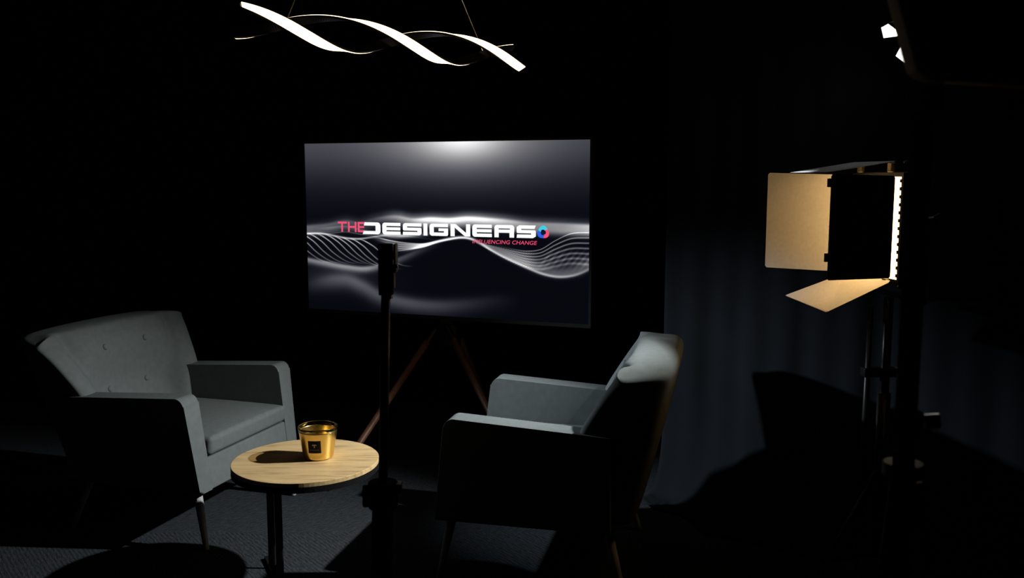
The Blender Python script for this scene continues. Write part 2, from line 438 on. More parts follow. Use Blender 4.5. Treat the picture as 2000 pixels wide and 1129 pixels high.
lab = plain('black_label', (.005, .0045, .005), .7, 0, .15); gold_print = plain('gold_print', (.42, .34, .17), .4); grey_print = plain('dark_print', (.06, .05, .04), .5)
az = math.atan2(-cy, -cx) - R(13)       # label turned a little to the left of the camera
def on_cup(u, z, lift=.0006):
    r = r_at(z) + lift; a = az + u / r
    return (r * math.cos(a), r * math.sin(a), z)
lb = obj('label', grid(lambda u, v: on_cup((u - .5) * .043, .029 + v * .043), 12, 4), lab, t)
def patch(bm, u0, u1, z0, z1, l):
    n = 4; vs = [[bm.verts.new(on_cup(u0 + (u1 - u0) * i / n, z, l)) for z in (z0, z1)] for i in range(n + 1)]
    for i in range(n): bm.faces.new([vs[i][0], vs[i + 1][0], vs[i + 1][1], vs[i][1]])
bm = bmesh.new()
patch(bm, -.0018, .0018, .0485, .0570, .0011); patch(bm, -.0062, .0062, .0575, .0605, .0011); patch(bm, -.0072, -.0036, .0560, .0585, .0011)
patch(bm, .0036, .0072, .0560, .0585, .0011); patch(bm, -.0034, .0034, .0560, .0576, .0011)
obj('emblem', bm, gold_print, lb)
bm = bmesh.new()
for k in range(6): patch(bm, -.0150 + k * .0051, -.0150 + k * .0051 + .0034, .0390, .0425, .0011)
obj('lettering', bm, grey_print, lb)

# ------------------------------------------------------------------ television
TVW, TVH = 1.43, 1.43 * 9 / 16
tyaw = -.3544
tvc = Vector((-.2846 * 1.172, 3.5773 * 1.172, 1.35 - (1.35 - 1.1448) * 1.172))
t = thing('television', 'large black television showing grey waves and a show title, on wooden tripod', 'television', tvc, tyaw)
# local: x right, z up, -y towards the viewer
bm = box(-TVW / 2 - .010, TVW / 2 + .010, .004, .045, -TVH / 2 - .016, TVH / 2 + .010)
obj('housing', bm, satin_black, t, bevel=.004, seg=2)
bm = bmesh.new()
for a in ((-TVW / 2 - .011, TVW / 2 + .011, TVH / 2, TVH / 2 + .011), (-TVW / 2 - .011, TVW / 2 + .011, -TVH / 2 - .017, -TVH / 2),
          (-TVW / 2 - .011, -TVW / 2, -TVH / 2, TVH / 2), (TVW / 2, TVW / 2 + .011, -TVH / 2, TVH / 2)):
    bx(bm, a[0], a[1], -.004, .006, a[2], a[3])
obj('bezel', bm, satin_black, t)
# the screen picture
NU, NV = 760, 428
xs = np.linspace(-TVW / 2, TVW / 2, NU); ys = np.linspace(-TVH / 2, TVH / 2, NV)
U, Vv = np.meshgrid(xs, ys, indexing='ij')
def curve(pts):
    px, py = np.array([p[0] for p in pts]), np.array([p[1] for p in pts])
    d = np.gradient(py, px)
    i = np.clip(np.searchsorted(px, xs) - 1, 0, len(px) - 2); h = px[i + 1] - px[i]; tt = np.clip((xs - px[i]) / h, -0.2, 1.2)
    y = (2 * tt ** 3 - 3 * tt ** 2 + 1) * py[i] + (tt ** 3 - 2 * tt ** 2 + tt) * h * d[i] + (-2 * tt ** 3 + 3 * tt ** 2) * py[i + 1] + (tt ** 3 - tt ** 2) * h * d[i + 1]
    return y
def sm01(x, a, b):
    q = np.clip((x - a) / (b - a), 0, 1); return q * q * (3 - 2 * q)
img = np.zeros((NU, NV))
def stroke(pts, width, bright, x0=-9, x1=9, fade=.05, up=None):
    global img
    y = curve(pts); s = np.gradient(y, xs); c = 1 / np.sqrt(1 + s * s)
    dd = (Vv - y[:, None]) * c[:, None]
    wdt = np.where(dd > 0, up if up else width, width)
    b_ = np.array([interp(x, bright) for x in xs]) if isinstance(bright, list) else np.full(NU, bright)
    b_ = b_ * sm01(xs, x0 - fade, x0 + fade) * (1 - sm01(xs, x1 - fade, x1 + fade))
    img = np.maximum(img, 0) + np.exp(-(dd / wdt) ** 2) * b_[:, None]
# base ground and the glow at the top (values are screen brightness 0..1 in sRGB)
top = .42 * np.exp(-((U - .115) / .19) ** 2 - ((Vv - .42) / .085) ** 2) + .34 * np.exp(-((U - .10) / .40) ** 2 - ((Vv - .42) / .18) ** 2) + .24 * np.exp(-((Vv - .44) / .22) ** 2) * (1 - .12 * U)
ground = .032 + top
img += ground
band = [(-.72, .000), (-.60, .012), (-.49, .030), (-.42, .022), (-.33, .044), (-.232, .056), (-.138, .044), (-.045, .049), (.047, .047), (.138, .055), (.228, .052), (.316, .047), (.446, .036), (.574, .034), (.72, .030)]
stroke(band, .020, [(-.72, .30), (-.5, .24), (-.35, .18), (-.24, .42), (-.15, .55), (-.06, .95), (.10, .95), (.22, .85), (.33, .62), (.45, .40), (.6, .42), (.72, .62)], up=.010)
stroke([(x, y - .028) for x, y in band], .020, [(-.72, .28), (-.5, .15), (-.3, .08), (-.2, .22), (0, .30), (.25, .38), (.5, .38), (.72, .55)])
stroke([(x, y + .016) for x, y in band], .016, [(-.72, .04), (-.3, .10), (-.2, .24), (-.05, .26), (.2, .30), (.4, .16), (.55, .14), (.72, .10)])
stroke([(-.72, -.005), (-.3, -.030), (-.22, -.034), (-.1, -.025), (.0, -.012), (.2, -.010)], .010, [(-.72, 0), (-.35, 0), (-.26, .5), (-.2, .6), (-.12, .35), (0, .05), (.2, 0)])
lineA = [(-.72, -.0325), (-.626, -.0309), (-.56, -.040), (-.497, -.0493), (-.428, -.0517), (-.349, -.0409), (-.28, -.031), (-.233, -.0293), (-.139, -.0352), (0, -.05)]
stroke(lineA, .0045, [(-.72, .72), (-.6, .62), (-.45, .75), (-.35, .45), (-.2, .2), (0, 0)])
# faint ribs under the first crest
for k in range(7):
    stroke([(x, y - .006 - .0045 * k * (1 + .3 * math.sin(k + x * 6))) for x, y in [(-.72, .0), (-.6, .006), (-.5, .014), (-.42, .002), (-.33, -.012), (-.26, -.03), (-.2, -.04)]], .0018, .13, -.62, -.24, .06)
# left family of thin lines running down from crest A
for k in range(10):
    x0 = -.84 + .0465 * k; y0 = float(np.interp(x0, [p[0] for p in lineA], [p[1] for p in lineA])) - .002
    q = max(0., (k - 8) / 8.); drop = .132 * (1 - q) + .030 * q; run = .21 + .10 * q
    pts = [(x0 - .06, y0 + .004), (x0, y0), (x0 + run * .30, y0 - drop * .24), (x0 + run * .62, y0 - drop * .66), (x0 + run, y0 - drop * .98), (x0 + run + .07, y0 - drop * (1.05 - .20 * q))]
    stroke(pts, .0021, [(x0 - .02, 0), (x0 + .03, .85), (x0 + run * .5, .55), (x0 + run, .25), (x0 + run + .1, .0)], x0, min(x0 + run + .05, -.02), .02)
for k in range(9):
    o_ = .0085 * k
    stroke([(-.42, -.046 - .2 * o_), (-.33, -.046 - o_ * .6), (-.25, -.057 - o_ * .7), (-.16, -.066 - o_ * .42), (-.083, -.066 - o_ * .22), (0.0, -.050 - o_ * .05), (.08, -.037)], .0022, .62 if k % 2 == 0 else .42, -.33 + .012 * k, .03, .06)
hump = [(-.2158, -.1143), (-.1395, -.0925), (-.083, -.076), (.0008, -.0524), (.0743, -.0371), (.11, -.0335), (.1379, -.0350), (.1918, -.0511), (.2544, -.0880), (.3517, -.1327), (.4391, -.1664), (.5084, -.1885), (.5768, -.1975), (.661, -.1837), (.72, -.157)]
stroke(hump, .0055, [(-.22, .05), (-.1, .45), (0, .75), (.08, 1.0), (.16, .9), (.20, .42), (.3, .46), (.4, .46), (.5, .52), (.6, .46), (.72, .25)], -.2, 9, .08, up=.007)
stroke([(x, y + .014) for x, y in hump], .018, [(-.2, 0), (.22, .0), (.3, .10), (.42, .20), (.55, .30), (.65, .30), (.72, .25)], up=.030)
# right family
for k in range(7):
    o_ = .0235 * k
    pts = [(.16, -.050 - .1 * o_), (.2721, -.064 - .22 * o_), (.3602, -.0800 - .36 * o_), (.4298, -.0865 - .50 * o_), (.4901, -.0780 - .62 * o_), (.5578, -.038 - .80 * o_), (.6247, -.0065 - .92 * o_), (.72, .0032 - o_)]
    stroke(pts, .0018 + .0007 * k, (.50 - .045 * k), .36 - .004 * k, 9, .10)
for k in range(26):     # dotted lines on the far slope
    o_ = k / 25
    m_ = (np.sin(xs * 520 + k * 2.1) * .5 + .5)
    y = curve([(.16, -.047), (.2544, -.066 - .024 * o_), (.3517, -.084 - .052 * o_), (.4391, -.088 - .072 * o_), (.50, -.080 - .09 * o_)])
    b_ = .30 * m_ * sm01(xs, .16, .26) * (1 - sm01(xs, .42, .49))
    img += np.exp(-((Vv - y[:, None]) / .0013) ** 2) * b_[:, None]
for k in range(9):      # soft streaks of fog at far right
    x0 = .52 + .028 * k
    dd = (U - x0) - (Vv + .115) * .85
    img += .15 * np.exp(-(dd / .008) ** 2) * np.exp(-((Vv + .118) / .034) ** 2)
# lower left soft band and fog
low = [(-.72, -.158), (-.63, -.171), (-.50, -.187), (-.40, -.192), (-.303, -.174), (-.197, -.136), (-.121, -.104), (.0, -.058)]
stroke(low, .020, [(-.72, .42), (-.55, .46), (-.38, .48), (-.28, .30), (-.15, .20), (-.05, .08), (.02, 0)], up=.010)
fog = [(-.72, -.285), (-.58, -.252), (-.50, -.247), (-.413, -.275), (-.335, -.312), (-.239, -.336), (-.143, -.3486), (-.0016, -.352), (.137, -.338), (.28, -.318), (.42, -.31)]
stroke(fog, .045, [(-.72, .05), (-.58, .17), (-.45, .24), (-.3, .27), (-.15, .25), (0, .20), (.15, .12), (.4, .0)], up=.028)
stroke([(x, y + .03) for x, y in low], .09, [(-.72, .0), (-.3, 0.0)], )
img += .10 * np.exp(-((U + .55) / .22) ** 2 - ((Vv + .24) / .07) ** 2)
img = np.clip(img, 0, 1.0)
tint = np.stack([img * 1.0, img * 1.0, img * 1.0 + .012], -1)
cool = np.clip(1 - img / .5, 0, 1)[..., None]
tint = tint * (1 + cool * np.array([-.05, -.04, .06])) + cool * np.array([.0, .0, .014])
lin = np.where(tint <= .04045, tint / 12.92, ((np.maximum(tint, 0) + .055) / 1.055) ** 2.4)
me = bpy.data.meshes.new('screen')
verts = np.stack([U, np.full_like(U, -.0005), Vv], -1).reshape(-1, 3)
i, j = np.meshgrid(np.arange(NU - 1), np.arange(NV - 1), indexing='ij'); a = (i * NV + j).ravel()
faces = np.stack([a, a + NV, a + NV + 1, a + 1], -1)
me.vertices.add(len(verts)); me.vertices.foreach_set('co', verts.ravel())
me.loops.add(faces.size); me.loops.foreach_set('vertex_index', faces.ravel().astype(np.int32))
me.polygons.add(len(faces)); me.polygons.foreach_set('loop_start', (np.arange(len(faces)) * 4).astype(np.int32))
me.update(calc_edges=True)
ca = me.color_attributes.new('picture', 'FLOAT_COLOR', 'POINT')
ca.data.foreach_set('color', np.concatenate([lin.reshape(-1, 3), np.ones((NU * NV, 1))], 1).ravel().astype(np.float32))
sm_ = bpy.data.materials.new('screen_picture'); sm_.use_nodes = True; nt = sm_.node_tree; nt.nodes.remove(nt.nodes['Principled BSDF'])
at = nt.nodes.new('ShaderNodeAttribute'); at.attribute_name = 'picture'; e = nt.nodes.new('ShaderNodeEmission'); e.inputs[1].default_value = 1.0
nt.links.new(at.outputs['Color'], e.inputs[0]); nt.links.new(e.outputs[0], nt.nodes['Material Output'].inputs[0])
me.materials.append(sm_)
scr = bpy.data.objects.new('screen', me); COL.objects.link(scr); scr.parent = t
scr['label'] = 'lit screen picture of white waves on black'
# lettering on the screen
white_e = emit('screen_white', (1, 1, 1), 1.0); pink_e = emit('screen_pink', (.92, .085, .18), 1.0)
cyan_e = emit('screen_cyan', (.05, .62, .80), 1.0); blue_e = emit('screen_blue', (.03, .12, .78), 1.0); dark_e = emit('screen_dark', (.006, .008, .03), 1.0)
def flat(bm, poly, y):
    bm.faces.new([bm.verts.new((x, y, z)) for x, z in poly])
def rbox(x0, x1, z0, z1, tl=0, tr=0, bl=0, br=0):
    P = []
    for cx_, cz_, r, a0 in ((x1 - tr, z1 - tr, tr, 0), (x0 + tl, z1 - tl, tl, 90), (x0 + bl, z0 + bl, bl, 180), (x1 - br, z0 + br, br, 270)):
        if r == 0: P.append((cx_, cz_))
        else: P += [(cx_ + r * math.cos(R(a0 + k * 22.5)), cz_ + r * math.sin(R(a0 + k * 22.5))) for k in range(5)]
    return P
bm = bmesh.new(); zt, zb = .0285, -.0280; H_ = zt - zb; st = .0155; r_ = .013; YL = -.0012
mid0, mid1 = -.0068, .0072
def seg(x0, x1, z0, z1, **k): flat(bm, rbox(x0, x1, z0, z1, **k), YL)
# D (open to the left)
flat(bm, [(-.3992 + .006, zt), (-.33, zt), (-.33, zt - st), (-.398, zt - st)], YL)
flat(bm, [(-.4045, zb), (-.33, zb), (-.33, zb + st), (-.3985, zb + st)], YL)
seg(-.335, -.3085, zb, zt, tr=.016, br=.016)
def letE(x0, x1):
    seg(x0, x1, zt - st, zt, tl=r_); seg(x0, x1, zb, zb + st, bl=r_); seg(x0, x1 - .001, mid0, mid1); seg(x0, x0 + .022, zb + .012, zt - .012)
letE(-.2990, -.2028)
def letS(x0, x1, slant=0):
    if slant:
        flat(bm, [(x0 + r_, zt), (x1, zt), (x1 - .006, zt - st), (x0, zt - st), (x0, zt - r_ * .6)], YL)
    else: seg(x0, x1, zt - st, zt, tl=r_)
    seg(x0, x0 + .022, mid0, zt - .012, bl=.006); seg(x0, x1, mid0, mid1, bl=.008, tr=.008)
    seg(x1 - .022, x1, zb + .012, mid1, tr=.006)
    if slant: flat(bm, [(x0 + .002, zb + st), (x0, zb), (x1 - r_, zb), (x1, zb + r_ * .6), (x1, zb + st)], YL)
    else: seg(x0, x1, zb, zb + st, br=r_)
letS(-.1902, -.0932)
seg(-.0835, -.0630, zb, zt)
gx0, gx1 = -.0521, .0420
seg(gx0, gx1, zt - st, zt, tl=r_); seg(gx0, gx0 + .022, zb + .012, zt - .012); seg(gx0, gx1, zb, zb + st, bl=r_, br=r_ * .6); seg(gx1 - .021, gx1, zb + .01, mid1); seg(gx0 + .046, gx1, mid0 + .001, mid1)
nx0, nx1 = .0542, .1529
seg(nx0, nx0 + .021, zb, zt); seg(nx1 - .021, nx1, zb, zt); flat(bm, [(nx0, zt), (nx0 + .026, zt), (nx1, zb), (nx1 - .026, zb)], YL)
letE(.1630, .2590)
rx0, rx1 = .2711, .3670
seg(rx0, rx1, zt - st, zt, tl=r_, tr=r_); seg(rx0, rx0 + .021, zb, zt - .012); seg(rx1 - .021, rx1, mid0, zt - .012, br=.006); seg(rx0 + .018, rx1 - .006, mid0, mid1); seg(rx1 - .023, rx1 - .001, zb, mid0 + .004)
letS(.3782, .4690, 1)
obj('title_lettering', bm, white_e, scr)['label'] = 'white wide capitals reading DESIGNERS'
# THE, thin pink capitals overlapping the title's start
bm = bmesh.new(); s_ = .0088; z0, z1 = -.0195, .0292; YP = -.0009
def pb(x0, x1, a, c, y=None): flat(bm, [(x0, a), (x1, a), (x1, c), (x0, c)], y or YP)
pb(-.540, -.490, z1 - s_, z1); pb(-.5215, -.5125, z0, z1)
pb(-.4845, -.4755, z0, z1); pb(-.4475, -.4385, z0, z1); pb(-.4845, -.4385, .001, .0095)
pb(-.4310, -.4220, z0, z1); pb(-.4310, -.3865, z1 - s_, z1); pb(-.4310, -.3960, .001, .0095); pb(-.4310, -.3960, z0, z0 + s_)
obj('small_lettering', bm, pink_e, scr)['label'] = 'thin pink capitals reading THE'
def text_part(name, s, x0, x1, z, h, mat, parent, label, shear=0.0, y=-.0012):
    cu = bpy.data.curves.new(name, 'FONT'); cu.body = s; cu.size = 1; cu.shear = shear; cu.resolution_u = 3
    to = bpy.data.objects.new(name + '_src', cu); COL.objects.link(to)
    dg = bpy.context.evaluated_depsgraph_get(); me_ = bpy.data.meshes.new_from_object(to.evaluated_get(dg))
    bpy.data.objects.remove(to); bpy.data.curves.remove(cu)
    co = np.array([v.co[:] for v in me_.vertices]); mn, mx = co.min(0), co.max(0)
    for v in me_.vertices:
        v.co = (x0 + (v.co.x - mn[0]) / (mx[0] - mn[0]) * (x1 - x0), y, z + (v.co.y - mn[1]) / (mx[1] - mn[1]) * h)
    me_.materials.clear(); me_.materials.append(mat); me_.name = name
    o_ = bpy.data.objects.new(name, me_); COL.objects.link(o_); o_.parent = parent; o_['label'] = label
    return o_
text_part('strapline', 'INFLUENCING CHANGE', .1628, .4750, -.0580, .0172, pink_e, scr, 'pink slanted capitals reading INFLUENCING CHANGE', .18)
# round three-blade mark
mc = (.5035, -.0012)
def blade(a0, a1, mat, nm, lab_):
    bm_ = bmesh.new(); n = 16; out, inn = [], []
    for k in range(n + 1):
        a_ = a0 + (a1 - a0) * k / n
        rr = .0268 + .0022 * math.cos(3 * R(a_ - 90))
        out.append((mc[0] + rr * math.cos(R(a_)), mc[1] + rr * 1.04 * math.sin(R(a_))))
        ai = a_ + 30 - 18 * k / n; ri = .0105 + .0030 * math.sin(math.pi * k / n)
        inn.append((mc[0] + ri * math.cos(R(ai)), mc[1] + ri * math.sin(R(ai))))
    flat(bm_, out + inn[::-1], -.0012); obj(nm, bm_, mat, scr)['label'] = lab_
blade(32, 160, cyan_e, 'emblem', 'cyan blade of the round mark')
blade(156, 276, blue_e, 'emblem', 'blue blade of the round mark')
blade(272, 396, pink_e, 'emblem', 'pink blade of the round mark')
bm = bmesh.new(); flat(bm, [(mc[0] + .0125 * math.cos(R(q)), mc[1] + .0125 * math.sin(R(q))) for q in range(0, 360, 20)], -.0009)
obj('emblem', bm, dark_e, scr)['label'] = 'dark centre of the round mark'
bm = bmesh.new(); bx(bm, -.10, .10, .045, .075, -.36, -.05); bx(bm, -.03, .03, .06, .10, -.45, -.20)
obj('mount_plate', bm, satin_black, t)

# ------------------------------------------------------------------ wooden tripod that carries the television
hub = Vector((-.295, 4.28, .60))
t = thing('television_tripod', 'walnut tripod stand with black collar under the television', 'stand', (hub.x, hub.y, 0))
loc = lambda p: Vector(p) - Vector((hub.x, hub.y, 0))
obj('hub', tubebm([(0, 0, .555), (0, 0, .655)], [.05, .042], 20), satin_black, t)
LEGS = [((-.370, 4.235, .625), (-.80, 3.80, 0)), ((-.305, 4.22, .645), (.066, 3.85, 0)), ((-.27, 4.34, .62), (-.10, 4.88, 0))]
for a_, c_ in LEGS:
    A_, C_ = loc(a_), loc(c_); d_ = (C_ - A_).normalized()
    lg = obj('leg', tubebm([A_ + d_ * .05, C_ - d_ * .04, C_], [.0165, .0135, .012], 18), walnut, t, smooth=True)
    obj('collar', tubebm([A_ - d_ * .012, A_ + d_ * .062], [.013, .0175], 18), satin_black, lg)

# ------------------------------------------------------------------ pendant lamp: two twisting ribbons
aL, aR = Vector((-.793, 2.69, 1.800)), Vector((.019, 3.52, 1.800))
ax = (aR - aL).normalized(); nz = Vector((0, 0, 1)); nn = Vector((ax.y, -ax.x, 0)).normalized()
if nn.y > 0: nn = -nn
t = thing('pendant_lamp', 'twisted ribbon pendant lamp glowing warm white, hung above the armchairs', 'lamp', ((aL + aR) / 2)[:])
mid_ = (aL + aR) / 2; RAD = .048
glow = emit('warm_led_diffuser', (1.0, .74, .42), 4.2)
ribbon_m = plain('dark_anodised_aluminium', (.035, .032, .030), .4, .6)
def pen(tt, ph):
    a_ = R(36 + 472 * tt + ph); rad = nz * math.cos(a_) + nn * math.sin(a_)
    return aL + (aR - aL) * tt + rad * RAD - mid_, rad
def ribbon(ph, w_, r0, r1, over=0.0):
    bm_ = bmesh.new(); prev = None; n = 150
    for k in range(n + 1):
        tt = -over + (1 + 2 * over) * k / n; p, rad = pen(tt, ph); q, _ = pen(tt + .002, ph); T = (q - p).normalized(); wd = T.cross(rad).normalized()
        cs = [bm_.verts.new(p + rad * rr + wd * ww) for rr, ww in ((r0, -w_), (r1, -w_), (r1, w_), (r0, w_))]
        if prev:
            for e_ in range(4): bm_.faces.new([prev[e_], prev[(e_ + 1) % 4], cs[(e_ + 1) % 4], cs[e_]])
        else: bm_.faces.new(cs)
        prev = cs
    bm_.faces.new(prev[::-1]); return bm_
for ph in (0, 180):
    rb = obj('ribbon', ribbon(ph, .0160, -.006, .0012, .004), ribbon_m, t, smooth=False)
    obj('diffuser', ribbon(ph, .0150, .0013, .0036), glow, rb)['label'] = 'glowing warm white strip along the ribbon'
can = Vector((-.43, 3.08, CEIL - .03)) - mid_
obj('ceiling_canopy', tubebm([can, can + Vector((0, 0, .03))], .06, 32), matte_black, t, bevel=.004)
wire_m = plain('steel_wire', (.75, .70, .62), .4, .6)
for tt, ph in ((.115, 0), (.895, 180)):
    p, rad = pen(tt, ph); p = p + rad * (.006 if ph else -.010)
    wi_ = obj('suspension_wire', tubebm([p, can], .0016, 8), wire_m, t)
    if ph: obj('ferrule', tubebm([p - Vector((0, 0, .008)), p + Vector((0, 0, .012))], .0045, 12), brass, wi_)

# ------------------------------------------------------------------ light stand with a mount in the middle
def mono(z): return Vector((-.233 - .031 * (1.23 - z), 1.68, z))
base = mono(0)
t = thing('light_stand', 'black telescopic light stand in front of the television and right of the table', 'stand', base[:])
L_ = lambda p: Vector(p) - base
obj('upper_tube', tubebm([L_(mono(.74)), L_(mono(1.19))], .0088, 20), black_metal, t, smooth=True)
obj('lower_tube', tubebm([L_(mono(.10)), L_(mono(.735))], .0205, 24), matte_black, t, smooth=True)
c_ = L_(mono(.747))
obj('clamp_collar', tubebm([c_ - Vector((0, 0, .027)), c_ + Vector((0, 0, .024))], .0285, 24), matte_black, t, bevel=.003)
obj('clamp_knob', tubebm([c_ + Vector((-.022, -.004, -.003)), c_ + Vector((-.038, -.006, -.003))], .021, 20), matte_black, t, bevel=.003)
bm = box(.022, .036, -.012, .012, .004, .022); bm2 = bm; bx(bm, .018, .030, -.008, .008, -.020, .006)
lv = obj('clamp_lever', bm, black_metal, t, loc=c_, bevel=.0015, seg=1)
hd = L_(mono(1.187))
bm = box(-.014, .012, -.010, .012, -.055, .041); obj('head_block', bm, matte_black, t, loc=hd, bevel=.002, seg=2)
bm = box(.0155, .0205, -.016, .014, -.012, .041); obj('head_plate', bm, black_metal, t, loc=hd, bevel=.001, seg=1)
obj('spigot', tubebm([hd + Vector((.0115, -.012, -.040)), hd + Vector((.0115, -.012, .002))], .0062, 16), chrome, t)['label'] = 'bare metal spigot'
obj('wing_nut', tubebm([hd + Vector((.010, -.018, -.002)), hd + Vector((.024, -.018, .001))], .004, 12), chrome, t)
obj('ring', tubebm([hd + Vector((.0015, -.003, -.0615)), hd + Vector((.0015, -.003, -.054))], .0105, 20), chrome, t)
for k in range(3):
    a_ = R(80 + 120 * k); f = Vector((.34 * math.cos(a_), .34 * math.sin(a_), .009))
    lg = obj('leg', tubebm([L_(mono(.34)), f], .009, 12), satin_black, t)
    obj('rubber_foot', tubebm([f - Vector((0, 0, .009)), f + Vector((0, 0, .012))], .013, 12), matte_black, lg)
    obj('leg_brace', tubebm([L_(mono(.13)), L_(mono(.34)) * .5 + f * .5], .006, 10), satin_black, t)

# ------------------------------------------------------------------ LED panel with barn doors on its stand
led_e = emit('led_dies', (1.0, .61, .23), 6.6)
door_in, nt, b = newmat('barn_door_paint'); setin(b, rough=.75, spec=.25); noise_color(nt, b, (.74, .72, .70), (.80, .78, .76), 90)
door_out = plain('barn_door_outside', (.15, .155, .165), .7, 0, .2)
Pn, Pf = Vector((1.155, 2.70, 0)), Vector((1.12, 2.98, 0))      # near and far vertical edges of the lit face
ez0, ez1 = 1.045, 1.352
fd = (Pf - Pn).normalized(); nrm = Vector((-fd.y, fd.x, 0))
if nrm.x > 0: nrm = -nrm
org = Vector((1.19, 2.85, 0))
t = thing('led_panel_light', 'LED panel light with four open barn doors glowing warm on the right', 'studio light', (org.x, org.y, 1.20))
O3 = Vector((org.x, org.y, 1.20)); PL = lambda p: Vector(p) - O3
def quadbox(P4, thick, lit_a=True):
    """thin plate: four corners extruded along its normal"""
    P4 = [Vector(p) for p in P4]; n = (P4[1] - P4[0]).cross(P4[3] - P4[0]).normalized() * thick
    bm_ = bmesh.new(); A_ = [bm_.verts.new(p) for p in P4]; B_ = [bm_.verts.new(p + n) for p in P4]
    k = len(P4); fa = bm_.faces.new(A_); fb = bm_.faces.new(B_[::-1])
    (fb if lit_a else fa).material_index = 1
    for i_ in range(k): bm_.faces.new([A_[i_], B_[i_], B_[(i_ + 1) % k], A_[(i_ + 1) % k]]).material_index = 1
    return bm_
zv = Vector((0, 0, 1))
def hb(d0, d1, n0, n1, z0, z1):      # box in panel axes: along the face, along its normal, up
    bm_ = bmesh.new(); v = bx(bm_, d0, d1, n0, n1, z0, z1)
    for p in v: p.co = PL(Pn + fd * p.co.x + nrm * p.co.y + zv * p.co.z)
    return bm_
FW = (Pf - Pn).length
obj('housing', hb(-.012, FW + .012, -.055, -.004, ez0 - .015, ez1 + .014), satin_black, t, bevel=.003, seg=2)
obj('led_face', hb(0, FW, -.0035, .0005, ez0, ez1), led_e, t)['label'] = 'glowing warm LED face'
bm = bmesh.new()
for k in range(13):
    z_ = ez0 + .012 + k * (ez1 - ez0 - .024) / 12
    for q in (-.0015, FW - .004):
        v = bx(bm, q, q + .0075, -.001, .0045, z_ - .0050, z_ + .0050)
        for p in v: p.co = PL(Pn + fd * p.co.x + nrm * p.co.y + zv * p.co.z)
o = obj('lens_clips', bm, satin_black, t); o['kind'] = 'stuff'
bm = bmesh.new()
for a_ in ((-.010, 0, ez0 - .012, ez1 + .012), (FW, FW + .010, ez0 - .012, ez1 + .012), (0, FW, ez0 - .012, ez0), (0, FW, ez1, ez1 + .012)):
    v = bx(bm, a_[0], a_[1], -.004, .003, a_[2], a_[3])
    for p in v: p.co = PL(Pn + fd * p.co.x + nrm * p.co.y + zv * p.co.z)
obj('face_frame', bm, satin_black, t)
def chamfer(A_, B_, C_, D_, c=.022):
    """A,B hinge edge; C,D outer edge; the outer corners rounded off, hinge corners notched"""
    A_, B_, C_, D_ = map(Vector, (A_, B_, C_, D_)); u = (B_ - A_).normalized(); h1 = (C_ - B_).normalized(); h0 = (D_ - A_).normalized()
    return [A_ + u * c, B_ - u * c, B_ + h1 * c, C_ - h1 * .006, C_ - u * .006, D_ + u * .006, D_ - h0 * .006, A_ + h0 * c]
hn = Pn + nrm * .014 - fd * .008; hf = Pf + nrm * .012 + fd * .004
no = Vector((.893, 2.555, 0)); fo = Vector((.881, 3.14, 0))
D = {}
nd0, nd1 = Vector((1.125, 2.683, 0)), no
obj('barn_door', quadbox([PL(p) for p in chamfer(nd0 + zv * 1.052, nd0 + zv * 1.355, nd1 + zv * 1.359, nd1 + zv * 1.060, .006)], .0016), [door_in, door_out], t)['label'] = 'near side barn door, unlit outside towards the camera'
obj('barn_door', quadbox([PL(p) for p in chamfer(hf + zv * 1.040, hf + zv * 1.358, fo + zv * 1.366, fo + zv * 1.040)], .0016, False), [door_in, door_out], t)['label'] = 'far side barn door, warm lit inside'
bn, bf = Pn + nrm * .012 + fd * .006, Pf + nrm * .012 - fd * .006
obj('barn_door', quadbox([PL(p) for p in chamfer(bn + zv * 1.040, bf + zv * 1.040, (.925, 3.045, .952), (.966, 2.752, .938), .012)], .0016, False), [door_in, door_out], t)['label'] = 'bottom barn door sloping down, warm lit inside'
obj('barn_door', quadbox([PL(p) for p in chamfer(bf + zv * 1.399, bn + zv * 1.399, (.94, 2.73, 1.366), (.922, 3.04, 1.366), .012)], .0016, False), [door_in, door_out], t)['label'] = 'top barn door, grey lit from above'
for z_ in (1.335, 1.125):
    p_ = nd1 + zv * z_; e_ = (nd0 - nd1).normalized()
    obj('door_clip', quadbox([PL(p_ - e_ * .006 + zv * .012 + Vector((-.002, -.004, 0))), PL(p_ + e_ * .010 + zv * .012 + Vector((-.002, -.004, 0))), PL(p_ + e_ * .010 - zv * .012 + Vector((-.002, -.004, 0))), PL(p_ - e_ * .006 - zv * .012 + Vector((-.002, -.004, 0)))], .007), satin_black, t)
hg = plain('hinge_metal', (.10, .085, .06), .4, .6)
for d_, z_ in ((FW + .004, 1.075), (FW + .004, 1.33)):
    obj('hinge', hb(d_ - .008, d_ + .008, .002, .020, z_ - .011, z_ + .011), satin_black, t, bevel=.002, seg=1)
for d_ in (.05, FW - .05):
    obj('hinge', hb(d_ - .011, d_ + .011, .0, .016, 1.366, 1.394), hg, t, bevel=.002, seg=1)
    obj('hinge', hb(d_ - .011, d_ + .011, .0, .016, 1.026, 1.044), hg, t, bevel=.002, seg=1)
obj('hinge_rod', tubebm([PL(Pn + nrm * .01 - fd * .02 + zv * 1.395), PL(Pn - nrm * .06 - fd * .02 + zv * 1.398)], .0035, 10), satin_black, t)
obj('hinge_rod', tubebm([PL(Pn + nrm * .01 - fd * .02 + zv * 1.028), PL(Pn - nrm * .045 - fd * .02 + zv * 1.010)], .004, 10), hg, t)
